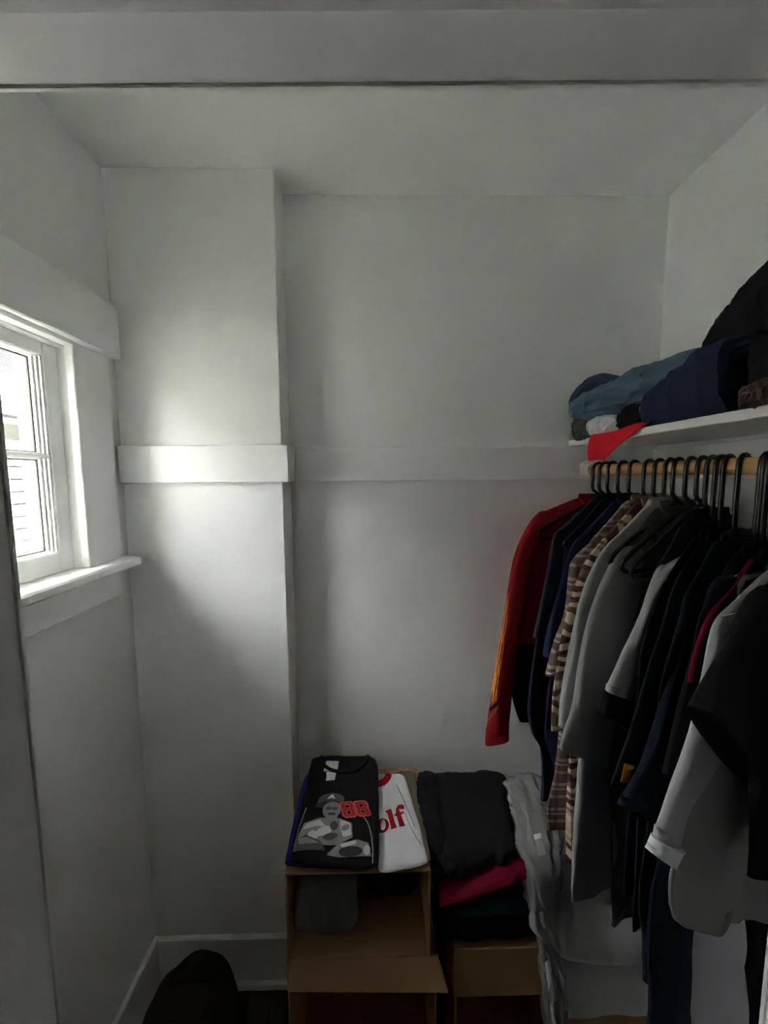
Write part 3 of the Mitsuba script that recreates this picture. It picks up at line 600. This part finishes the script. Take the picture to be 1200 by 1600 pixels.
def rope(spine, wid, hei, seed=0, n=110, m=72, wr=.01, freq=12.0, sq=.8):
    """A rolled or bunched garment: cross-sections (half width, half height) along a 3-D spine (rel heights), wrinkled."""
    sp = smooth_path(np.column_stack([np.array(spine, float), wid, hei]), n)
    P, W, Hh = sp[:, :3].copy(), sp[:, 3], sp[:, 4]; P[:, 2] += H
    d = np.gradient(P, axis=0); d /= np.linalg.norm(d, axis=1, keepdims=True)
    side = np.cross(d, [0, 0, 1.0]); side /= np.linalg.norm(side, axis=1, keepdims=True); up = np.cross(side, d)
    a = np.arange(m) / m * 2 * np.pi; ca, s_ = np.cos(a), np.sin(a)
    cu, su = np.sign(ca) * np.abs(ca) ** sq, np.sign(s_) * np.abs(s_) ** sq
    q = np.stack([np.broadcast_to(np.arange(n)[:, None] / n * freq, (n, m)), np.broadcast_to(ca[None] * 1.5 + seed, (n, m)), np.broadcast_to(s_[None] * 1.5, (n, m))], -1)
    rid = 1 - np.abs(2 * meshkit.noise(q * [1.3, 1.5, 1.5] + 11.3, seed + 5) - 1)
    rid2 = 1 - np.abs(2 * meshkit.noise(q * [3.1, 2.2, 2.2] + 5.1, seed + 6) - 1)
    disp = 1 + (wr / np.maximum(Hh, .01))[:, None] * (3.2 * (meshkit.fbm(q, 4, seed) - .5) + 1.3 * (rid ** 2 - .4) + .6 * (rid2 ** 2 - .4))
    v = P[:, None] + disp[..., None] * (W[:, None, None] * cu[None, :, None] * side[:, None] + Hh[:, None, None] * su[None, :, None] * up[:, None])
    v = v.reshape(-1, 3); f = tris(grid_faces(n, m)); k = np.arange(m)
    v = np.vstack([v, v[:m].mean(0), v[-m:].mean(0)])
    f = np.vstack([f, np.stack([k * 0 + n * m, (k + 1) % m, k], 1), np.stack([k * 0 + n * m + 1, (n - 1) * m + k, (n - 1) * m + (k + 1) % m], 1)])
    mm = trimesh.Trimesh(v, f, process=False); mm.fix_normals(); return mm

# ---------------------------------------------------------------- on the shelf
obj('knit_scarf', rope([[.66, 1.19, .135], [.635, 1.15, .135], [.612, 1.115, .133], [.620, 1.08, .128]], [.03, .04, .035, .02], [.028, .034, .030, .018], 5, wr=.007), KNIT, smooth=True,
    label='crumpled dark grey knit under the folded blue jeans', cat='scarf')
je = thing('jeans', 'light blue jeans folded on the shelf against the back wall', 'jeans')
obj('folded_leg', rope([[.552, 1.115, .180], [.580, 1.10, .184], [.63, 1.06, .196], [.70, 1.00, .218], [.77, .93, .235], [.81, .88, .238]], [.020, .050, .07, .085, .085, .06], [.014, .030, .042, .050, .052, .04], 11, wr=.006, freq=6), DENIM, je, smooth=True)
obj('folded_leg', rope([[.590, 1.165, .205], [.622, 1.155, .240], [.655, 1.14, .258], [.71, 1.11, .235], [.76, 1.05, .225]], [.018, .034, .036, .034, .03], [.014, .030, .030, .026, .02], 13, wr=.005, freq=5), DENIMDARK, je, smooth=True)
obj('folded_leg', rope([[.72, 1.12, .155], [.74, 1.0, .15], [.76, .90, .15]], [.05, .09, .08], [.035, .045, .04], 17, wr=.006, freq=5), DENIMDARK, je, smooth=True)
ro = thing('jeans', 'dark indigo jeans rolled up at the front edge of the shelf', 'jeans')
obj('roll', rope([[.628, .905, .140], [.640, .875, .148], [.662, .815, .165], [.680, .765, .176], [.690, .735, .180]], [.020, .040, .060, .070, .070], [.028, .044, .062, .074, .074], 21, wr=.005, freq=5), INDIGO, ro, smooth=True)
a = np.linspace(0, 2 * np.pi, 60)
for i, (rr, yy) in enumerate(((.070, .735), (.058, .725), (.044, .716))):
    obj('rolled_edge', tube(np.stack([.692 + rr * .95 * np.cos(a), yy - .018 * np.cos(a), .180 + H + rr * np.sin(a)], 1), .0085, 10), INDIGO if i < 2 else NAVYDARK, ro, smooth=True)
obj('leather_patch', rope([[.618, .90, .135], [.622, .888, .140], [.628, .876, .142]], [.006, .008, .006], [.02, .025, .02], 3, wr=.002), GRAYDARK, ro, smooth=True)
obj('black_trousers', rope([[.715, .70, .178], [.73, .62, .180], [.74, .50, .172]], [.060, .070, .060], [.062, .074, .066], 51, wr=.006, freq=5), BLACK, smooth=True, label='black trousers rolled up beside the turned-up edge of the dark indigo jeans', cat='trousers')
bl = thing('sweater', 'black sweater heaped on top of the jeans on the shelf', 'sweater')
obj('heap', rope([[.80, .95, .195], [.80, .89, .235], [.795, .81, .285], [.79, .72, .318], [.78, .62, .325], [.77, .50, .29]], [.02, .05, .075, .085, .09, .08], [.03, .06, .072, .078, .085, .07], 23, wr=.009, freq=7), BLACK, bl, smooth=True)
obj('loose_thread', tube(smooth_path([[.795, .85, .345 + H], [.775, .83, .372 + H], [.752, .80, .392 + H]], 14), np.linspace(.003, .0008, 14), 6), BLACK, bl, smooth=True)
obj('brown_scarf', rope([[.618, .640, .122], [.632, .60, .125], [.66, .55, .125]], [.03, .035, .03], [.018, .022, .02], 29, wr=.004), cloth('brown', (.10, .07, .06)), smooth=True, label='brown cloth at the right end of the shelf front', cat='scarf')
# cap, glove and red cloth at the shelf edge
obj('white_cap', rope([[.630, 1.105, .124], [.616, 1.065, .132], [.618, 1.015, .130], [.632, .985, .122]], [.02, .030, .028, .012], [.016, .026, .022, .01], 31, wr=.004), WHITE, smooth=True, label='crumpled white cloth between the grey knit and the black glove', cat='cloth')
obj('glove', rope([[.634, 1.0, .122], [.626, .97, .132], [.622, .945, .140], [.628, .92, .150]], [.014, .020, .016, .008], [.012, .022, .026, .014], 37, wr=.003), BLACK, smooth=True, label='small black glove beside the rolled dark jeans', cat='glove')
def red_flag():
    n, mm = 40, 30
    s, t = np.meshgrid(np.linspace(0, 1, n), np.linspace(0, 1, mm), indexing='ij')       # s along the shelf edge (towards the door), t over the edge and down
    y_top = 1.075 - .205 * s
    y_bot = 1.070 - .085 * s
    fall = .068 + .004 * np.sin(3 * s)
    tt = np.clip((t - .35) / .65, 0, 1)
    y = y_top + (y_bot - y_top) * tt
    x = np.where(t < .35, SHX + .055 - (.055 + .006) * t / .35, SHX - .006 - .010 * np.sin(tt * 2.6))
    z = np.where(t < .35, SHT + .003 + .012 * np.sin(np.pi * t / .35) * (.4 + .6 * s) + .0 * t, SHT + .003 - fall * tt)
    z = z + .003 * np.sin(s * 9 + t * 4); x = x - .004 * np.sin(s * 7 + 1) * tt
    v = np.stack([x, y, z + H], -1).reshape(-1, 3); f = tris(grid_faces(n, mm, False))
    a = trimesh.Trimesh(v, f, process=False); b = a.copy(); b.vertices += a.vertex_normals * -.0015 ; b.invert()
    return join([a, b])
obj('red_cloth', red_flag(), BRIGHTRED, smooth=True, label='bright red cloth hanging over the front edge of the shelf', cat='cloth')

# ---------------------------------------------------------------- boxes and piles on the floor
def open_box(name, label, x0, x1, y0, y1, r0, r1, mat, flap=True, flap_mat=None):
    k = thing(name, label, 'box'); t = .005
    shell = mani(rbox(x0, x1, y0, y1, r0, r1)) - mani(rbox(x0 + t, x1 - t, y0 - .1, y1 - t, r0 + t, r1 - t))
    obj('body', shell, mat, k)
    if flap:
        fl = trimesh.convex.convex_hull(np.array([[x, y, z + H] for x, y, z in [(x0 + .01, y0, r0), (x1 + .02, y0, r0), (x0 + .005, y0 - .03, r0 - .045), (x1 + .04, y0 - .035, r0 - .052)]] + [[x, y + .004, z + H + .002] for x, y, z in [(x0 + .01, y0, r0), (x1 + .02, y0, r0), (x0 + .005, y0 - .03, r0 - .045), (x1 + .04, y0 - .035, r0 - .052)]]))
        obj('flap', fl, flap_mat or mat, k)
    return k
def closed_box(name, label, x0, x1, y0, y1, r0, r1, mat):
    k = thing(name, label, 'box'); obj('body', rbox(x0, x1, y0, y1, r0, r1, .002), mat, k)
    obj('lid_seam', rbox((x0 + x1) / 2 - .002, (x0 + x1) / 2 + .002, y0 - .001, y1, r1 - .001, r1 + .0012), CARD, k)
    return k
open_box('cardboard_box', 'brown cardboard box lying open-fronted on the floor under the box of folded clothes', -.24, .14, .862, 1.18, -H, -1.212, CARD, flap=False)
open_box('cardboard_box', 'open cardboard box lying on its side under the folded black tee and the white tee', -.236, .122, .855, 1.185, -1.208, -.968, CARD)
obj('folded_clothes', pillow([(-.222, .872), (-.062, .868), (-.058, 1.14), (-.222, 1.14)], -1.203, .165, seed=3, wr=.018, p=5), GRAYDARK, smooth=True, label='dark grey clothes stuffed in the left half of the open cardboard box', cat='clothes')
obj('folded_clothes', pillow([(-.05, .96), (.112, .96), (.112, 1.15), (-.05, 1.15)], -1.203, .20, seed=4, wr=.014, p=5), BLACK, smooth=True, label='black clothes at the back right of the open cardboard box', cat='clothes')
open_box('cardboard_box', 'brown cardboard box lying open-fronted on the floor at the bottom of the right-hand pile', .19, .46, .875, 1.18, -H, -1.352, CARD, flap=False)
closed_box('cardboard_box', 'brown cardboard box carrying the pile topped by the black jacket', .185, .425, .868, 1.18, -1.349, -1.208, CARD)
closed_box('cardboard_box', 'brown cardboard box under the grey blankets below the hanging clothes', .47, .85, .885, 1.17, -H, -1.447, CARD)

# tees on top of the open box
def tee_height(seed): pass
BT = dict(c=[(-.222, .848), (-.004, .822), (-.002, 1.172), (-.228, 1.172)], z=-.967)
blue = obj('folded_tee', pillow([(-.243, .862), (-.03, .85), (-.03, 1.16), (-.245, 1.16)], -.967, .016, seed=5, wr=.003), BLUE, smooth=True, label='blue tee shirt folded beneath the black printed tee', cat='shirt')
wt = thing('folded_tee', 'folded white tee shirt with red collar and red lettering on the open box', 'shirt')
wm = pillow([(-.01, .838), (.122, .858), (.078, 1.145), (-.02, 1.150)], -.967, .022, n=60, seed=6, wr=.004, freq=10)
obj('body', wm, WHITE, wt, smooth=True)
bt = thing('folded_tee', 'folded black tee shirt printed with a red 88, on the open box', 'shirt')
bm = pillow([(-.224, .848), (-.004, .828), (-.006, 1.176), (-.226, 1.180)], -.951, .034, n=70, seed=8, wr=.005, freq=9, sag=lambda X, Y: .018 * np.clip((Y - 1.08) / .1, 0, 1) ** 2)
obj('body', bm, BLACK, bt, smooth=True)

from scipy.interpolate import LinearNDInterpolator
def top_of(m, up=.3):
    v = m.metadata['top']
    return LinearNDInterpolator(v[:, :2], v[:, 2])
bt_top, wt_top = top_of(bm), top_of(wm)
def drape(poly, top, lift, thick=.0006, step=.004):
    """A printed shape (shapely, metres in plan) laid onto the cloth's own top surface."""
    polys = [q for q in getattr(poly, 'geoms', [poly]) if q.area > 1e-7]
    vs, fs, o = [], [], 0
    for q in polys:
        v2, f2 = trimesh.creation.triangulate_polygon(q.segmentize(step), engine='earcut') if False else trimesh.creation.triangulate_polygon(q.segmentize(step), engine='earcut')
        m = trimesh.Trimesh(np.column_stack([v2, np.zeros(len(v2))]), f2, process=False).subdivide_to_size(step * 2.2)
        v2, f2 = m.vertices[:, :2], m.faces
        z = top(v2); z = np.where(np.isnan(z), np.nanmedian(z), z)
        vs.append(np.column_stack([v2, z + lift])); fs.append(f2 + o); o += len(v2)
    m = trimesh.Trimesh(np.vstack(vs), np.vstack(fs), process=False)
    if m.face_normals[:, 2].mean() < 0: m.invert()
    return m
def ell(x, y, a, b, rot=0): return sa.translate(sa.rotate(sa.scale(sg.Point(0, 0).buffer(1, 24), a, b), rot, origin=(0, 0)), x, y)
# the print of the black tee: a man in a cap and racing suit above a car, and the number
TONES = {t: cloth('print_' + t, (v, v, v * 1.02), 0.0) for t, v in (('light', .62), ('mid', .26), ('dim', .10), ('dark', .05))}
px, py = -.150, .945
figure = [
    ('dim', ell(px + .010, py + .062, .036, .024, 10)),                       # cap crown
    ('light', sg.Polygon([(px + .000, py + .068), (px + .012, py + .082), (px + .020, py + .068), (px + .012, py + .072)])),
    ('dark', ell(px + .004, py + .048, .034, .010, 8)),                       # cap brim
    ('mid', ell(px + .016, py + .030, .024, .026, 0)),                        # face
    ('dim', ell(px + .024, py + .034, .007, .004, 0)), ('dim', ell(px + .008, py + .034, .007, .004, 0)),
    ('dark', ell(px + .017, py + .017, .010, .003, 0)),
    ('mid', sg.Polygon([(px + .004, py + .010), (px + .032, py + .010), (px + .036, py - .012), (px + .002, py - .012)])),
    ('mid', sg.Polygon([(px - .052, py - .010), (px - .010, py + .004), (px + .040, py + .002), (px + .074, py - .014), (px + .078, py - .052), (px + .040, py - .070), (px - .030, py - .068), (px - .062, py - .050)])),   # suit
    ('light', sg.Polygon([(px - .044, py - .012), (px - .012, py - .002), (px + .004, py - .020), (px - .020, py - .018), (px - .050, py - .026)])),
    ('light', ell(px + .004, py - .034, .020, .011, 20)), ('light', ell(px - .022, py - .044, .013, .010, -20)),
    ('light', sg.Polygon([(px + .044, py - .004), (px + .070, py - .014), (px + .074, py - .046), (px + .056, py - .050), (px + .046, py - .028)])),
    ('mid', ell(px + .058, py - .026, .010, .007, 30)), ('dim', ell(px + .028, py - .020, .009, .012, 0)), ('dim', ell(px + .022, py - .050, .018, .008, 10)),
    ('dim', sg.Polygon([(px - .062, py - .052), (px - .040, py - .046), (px - .004, py - .062), (px + .012, py - .082), (px - .064, py - .080)])),
    ('mid', sg.Polygon([(px - .060, py - .052), (px - .036, py - .052), (px - .006, py - .066), (px - .052, py - .066)])),
    ('mid', sg.Polygon([(px + .020, py - .092), (px + .046, py - .070), (px + .090, py - .062), (px + .118, py - .070), (px + .126, py - .098), (px + .050, py - .098)])),   # car
    ('light', sg.Polygon([(px + .050, py - .072), (px + .086, py - .064), (px + .088, py - .070), (px + .056, py - .078)])),
    ('dark', ell(px + .076, py - .088, .028, .010, 0)), ('light', ell(px + .116, py - .086, .007, .010, 0)),
]
clip = sg.box(-.220, .838, -.012, 1.17)
for i, (tone, pg) in enumerate(figure):
    pg = pg.buffer(.0012).intersection(clip)
    if not pg.is_empty: obj('figure_print', drape(pg, bt_top, .0008 + .00022 * i), TONES[tone], bt)
arc = sg.LineString([(-.060 + .040 * math.sin(q), .93 - .075 + .13 * math.cos(q) * .8) for q in np.linspace(.35, 1.75, 30)]).buffer(.0016)
obj('print_outline', drape(arc.intersection(clip), bt_top, .001), TONES['mid'], bt)
arc2 = sg.LineString([(-.205, .985), (-.214, .93), (-.217, .87)]).buffer(.0012)
obj('print_outline', drape(arc2.intersection(clip), bt_top, .001), TONES['mid'], bt)

def digit8(x, y, w, h, grow=0.0):
    o = sg.Polygon([(.14, 0), (.86, 0), (1, .12), (1, .40), (.90, .5), (1, .6), (1, .88), (.86, 1), (.14, 1), (0, .88), (0, .6), (.10, .5), (0, .40), (0, .12)])
    o = sa.translate(sa.scale(o, w, h, origin=(0, 0)), x, y).buffer(grow)
    holes = [sg.box(.34, .18, .66, .40), sg.box(.34, .60, .66, .82)]
    for q in holes: o = o.difference(sa.translate(sa.scale(q, w, h, origin=(0, 0)), x, y).buffer(-min(grow, .0012)))
    return o
def slantit(g, x0, y0): return sa.rotate(sa.affine_transform(g, [1, -.22, 0, 1, x0, y0]), 6, origin=(x0, y0))
nx, ny = -.098, .949
edge = shapely.union_all([slantit(digit8(k * .038, 0, .034, .047, .0032), nx, ny) for k in (0, 1)])
obj('number_outline', drape(edge, bt_top, .0034), cloth('number_edge', (.62, .16, .15), 0), bt, label='number 88 outline')
obj('number', drape(shapely.union_all([slantit(digit8(k * .038, 0, .034, .047, -.0012), nx, ny) for k in (0, 1)]), bt_top, .0040), cloth('number_red', (.42, .03, .035), 0), bt, label='red number 88')
# neck tag and collar rib of the black tee
tg = sg.Polygon([(-.176, 1.112), (-.132, 1.116), (-.131, 1.148), (-.172, 1.150)]); tg2 = sg.Polygon([(-.164, 1.078), (-.138, 1.080), (-.136, 1.113), (-.166, 1.112)])
obj('neck_tag', drape(tg, bt_top, .0030), PAPER, bt, label='white neck tag'); obj('neck_tag', drape(tg2, bt_top, .0022), PAPER, bt)
cr = sg.LineString([(-.115 + .075 * math.cos(q), 1.170 - .060 * math.sin(q)) for q in np.linspace(0, math.pi, 40)])
pts = np.array(cr.coords); zz = bt_top(pts); zz = np.where(np.isnan(zz), np.nanmax(zz), zz)
obj('collar', tube(np.column_stack([pts, zz + .001]), .0065, 8), BLACK, bt, smooth=True)
# the white tee: red collar, "Golf" in fat rounded letters, partly under the black tee
cl = ell(-.008, 1.135, .044, .052, 0).difference(ell(-.010, 1.143, .026, .036, 0)).intersection(sg.box(-.03, 1.02, .12, 1.142))
obj('collar', drape(cl, wt_top, .0016), cloth('collar_red', (.40, .015, .03), 0), wt, label='red collar')
def golf():
    L = []
    G = ell(0, .5, .46, .52).difference(ell(.03, .52, .20, .34)).difference(sg.box(.14, .52, .6, .74)).union(sg.box(.02, .34, .48, .54)).union(sg.box(.26, .05, .48, .5)); L.append((G, .0))
    o = ell(0, .34, .36, .36).difference(ell(.03, .36, .15, .26, -18)); L.append((o, .86))
    l = sg.Polygon([(-.14, 0), (.16, 0), (.16, .06), (.13, .1), (.13, 1.02), (-.18, 1.0), (-.18, .93), (-.11, .88), (-.11, .1), (-.14, .06)]).buffer(.02); L.append((l, 1.42))
    stem = sg.Polygon([(-.12, -.05), (.16, -.05), (.16, .02), (.13, .06), (.13, .72), (-.12, .72), (-.12, .06)]).buffer(.015)
    hook = sg.LineString([(.0, .70), (.03, .88), (.16, 1.0), (.30, 1.0), (.36, .92)]).buffer(.10).union(ell(.33, .90, .12, .11))
    bar = sg.box(-.26, .56, .34, .67); L.append((stem.union(hook).union(bar), 1.90))
    return [sa.translate(g, x, 0) for g, x in L]
gx, gy, gs = -.030, .922, .046
for q in golf():
    q = sa.affine_transform(q, [gs, -.012, .36 * gs, gs * 1.22, gx, gy])
    q = q.intersection(sg.box(-.02, .845, .115, 1.1))
    if not q.is_empty and q.area > 1e-6: obj('letter', drape(q, wt_top, .0014, step=.003), 'mat_collar_red', wt)
for q in ([(.050, 1.09), (.072, 1.02), (.092, .95)], [(.070, .99), (.088, .93), (.104, .90)]):
    pts = smooth_path(q, 14); z = wt_top(pts); z = np.where(np.isnan(z), np.nanmedian(z), z)
    obj('seam', tube(np.column_stack([pts, z + .0005]), .0012, 6), GRAY, wt, smooth=True)
obj('folded_tee', pillow([(.05, .868), (.128, .868), (.112, 1.165), (.05, 1.165)], -.967, .013, seed=15, wr=.003), cloth('olive', (.16, .14, .10)), smooth=True, label='olive tee shirt folded under the right edge of the white tee', cat='shirt')

# the right-hand pile, from the bottom up
C = lambda a, b, c, d: [a, b, c, d]
obj('folded_clothes', pillow(C((.150, .866), (.425, .870), (.43, 1.17), (.16, 1.17)), -1.208, .07, seed=21, wr=.012), BLACK, smooth=True, label='black folded clothes at the bottom of the pile beside the open box', cat='clothes')
obj('folded_clothes', pillow(C((.175, .870), (.415, .872), (.42, 1.16), (.18, 1.16)), [-1.140, -1.140, -1.14, -1.14], .05, seed=22, wr=.010), TEAL, smooth=True, label='dark teal folded garment low in the pile beside the open box', cat='clothes')
obj('folded_clothes', pillow(C((.155, .872), (.420, .872), (.42, 1.16), (.16, 1.16)), [-1.120, -1.075, -1.07, -1.10], .045, seed=23, wr=.010), BLACK, smooth=True, label='black folded garment between the teal and the crimson ones', cat='clothes')
obj('folded_clothes', pillow(C((.145, .852), (.410, .866), (.43, 1.15), (.16, 1.15)), [-1.100, -1.015, -1.03, -1.06], .060, seed=24, wr=.020, p=5), CRIMSON, smooth=True, label='crimson folded garment bulging from the middle of the pile', cat='clothes')
ja = thing('black_jacket', 'black jacket folded on top of the pile beside the white tee', 'jacket')
obj('body', pillow(C((.128, .872), (.345, .878), (.418, 1.165), (.155, 1.175)), [-1.058, -1.0, -1.03, -1.03], .085, n=60, seed=25, wr=.020, p=5, freq=9), BLACK, ja, smooth=True)
obj('sleeve', rope([[.155, 1.15, -.965], [.145, 1.05, -.965], [.150, .95, -.975], [.19, .885, -1.0]], [.03, .035, .035, .02], [.014, .018, .02, .014], 41, wr=.003), BLACK, ja, smooth=True)

# grey blankets under the hanging clothes
obj('grey_blanket', pillow(C((.425, .858), (.80, .862), (.80, 1.17), (.43, 1.17)), -1.445, .135, n=56, seed=31, wr=.012, p=9), BLANKET, smooth=True, label='grey blanket folded at the bottom under the hanging clothes', cat='blanket')
obj('grey_blanket', pillow(C((.435, .862), (.80, .855), (.80, 1.17), (.42, 1.17)), -1.305, .235, n=64, seed=32, wr=.022, p=6, freq=7), BLANKET, smooth=True, label='thick grey blanket folded on top of the lower grey blanket', cat='blanket')
ho = thing('grey_hoodie', 'grey hoodie draped down the left end of the grey blankets', 'hoodie')
obj('body', rope([[.440, 1.08, -.935], [.425, .97, -.935], [.405, .885, -.965], [.410, .858, -1.10], [.428, .850, -1.22], [.438, .850, -1.34], [.445, .852, -1.43]], [.05, .05, .042, .034, .030, .030, .028], [.03, .026, .022, .020, .020, .020, .018], 43, wr=.008, freq=9), HOODIE, ho, smooth=True)
obj('zip_edge', tube(smooth_path([[.382, .868, -1.0 + H], [.392, .838, -1.08 + H], [.412, .829, -1.22 + H], [.428, .829, -1.34 + H], [.440, .832, -1.43 + H]], 50), .007, 8), BLANKET, ho, smooth=True)
tq = np.array([[.372, .843, -.880], [.390, .842, -.874], [.383, .840, -.920], [.400, .839, -.915]]) + [0, 0, H]
obj('paper_tag', trimesh.convex.convex_hull(np.vstack([tq, tq + [.002, .012, .002]])), PAPER, label='small white paper tag at the top of the grey hoodie', cat='tag')

# the dark bag in the left corner
def bag():
    a = np.arange(48) / 48 * 2 * np.pi; rows = []
    for s in np.linspace(0, 1, 40):
        z = -H + .001 + .335 * s
        rad = .5 * (1 - max(0, (s - .62) / .38) ** 2.4) ** .5 + .001 if s < 1 else .001
        wob = 1 + .05 * np.sin(3 * a + 4 * s) + .03 * np.sin(7 * a - 6 * s)
        rows.append(np.stack([-.500 + .225 * rad * wob * np.cos(a) + .01 * np.sin(5 * s), .90 + .22 * rad * wob * np.sin(a), np.full(48, z + H)], 1))
    v = np.vstack(rows); f = tris(grid_faces(40, 48)); v = np.vstack([v, v[:48].mean(0), v[-48:].mean(0)]); k = np.arange(48)
    f = np.vstack([f, np.stack([k * 0 + 1920, (k + 1) % 48, k], 1), np.stack([k * 0 + 1921, 39 * 48 + k, 39 * 48 + (k + 1) % 48], 1)])
    m = trimesh.Trimesh(v, f, process=False); m.fix_normals(); return m
bg = thing('dark_bag', 'dark round-topped bag standing in the left corner by the baseboard', 'bag')
obj('body', bag(), BAG, bg, smooth=True)
obj('handle', tube(smooth_path([[-.555, .90, -1.345 + H], [-.535, .90, -1.318 + H], [-.50, .90, -1.309 + H], [-.465, .90, -1.318 + H], [-.445, .90, -1.345 + H]], 24), .007, 8), BAG, bg, smooth=True)
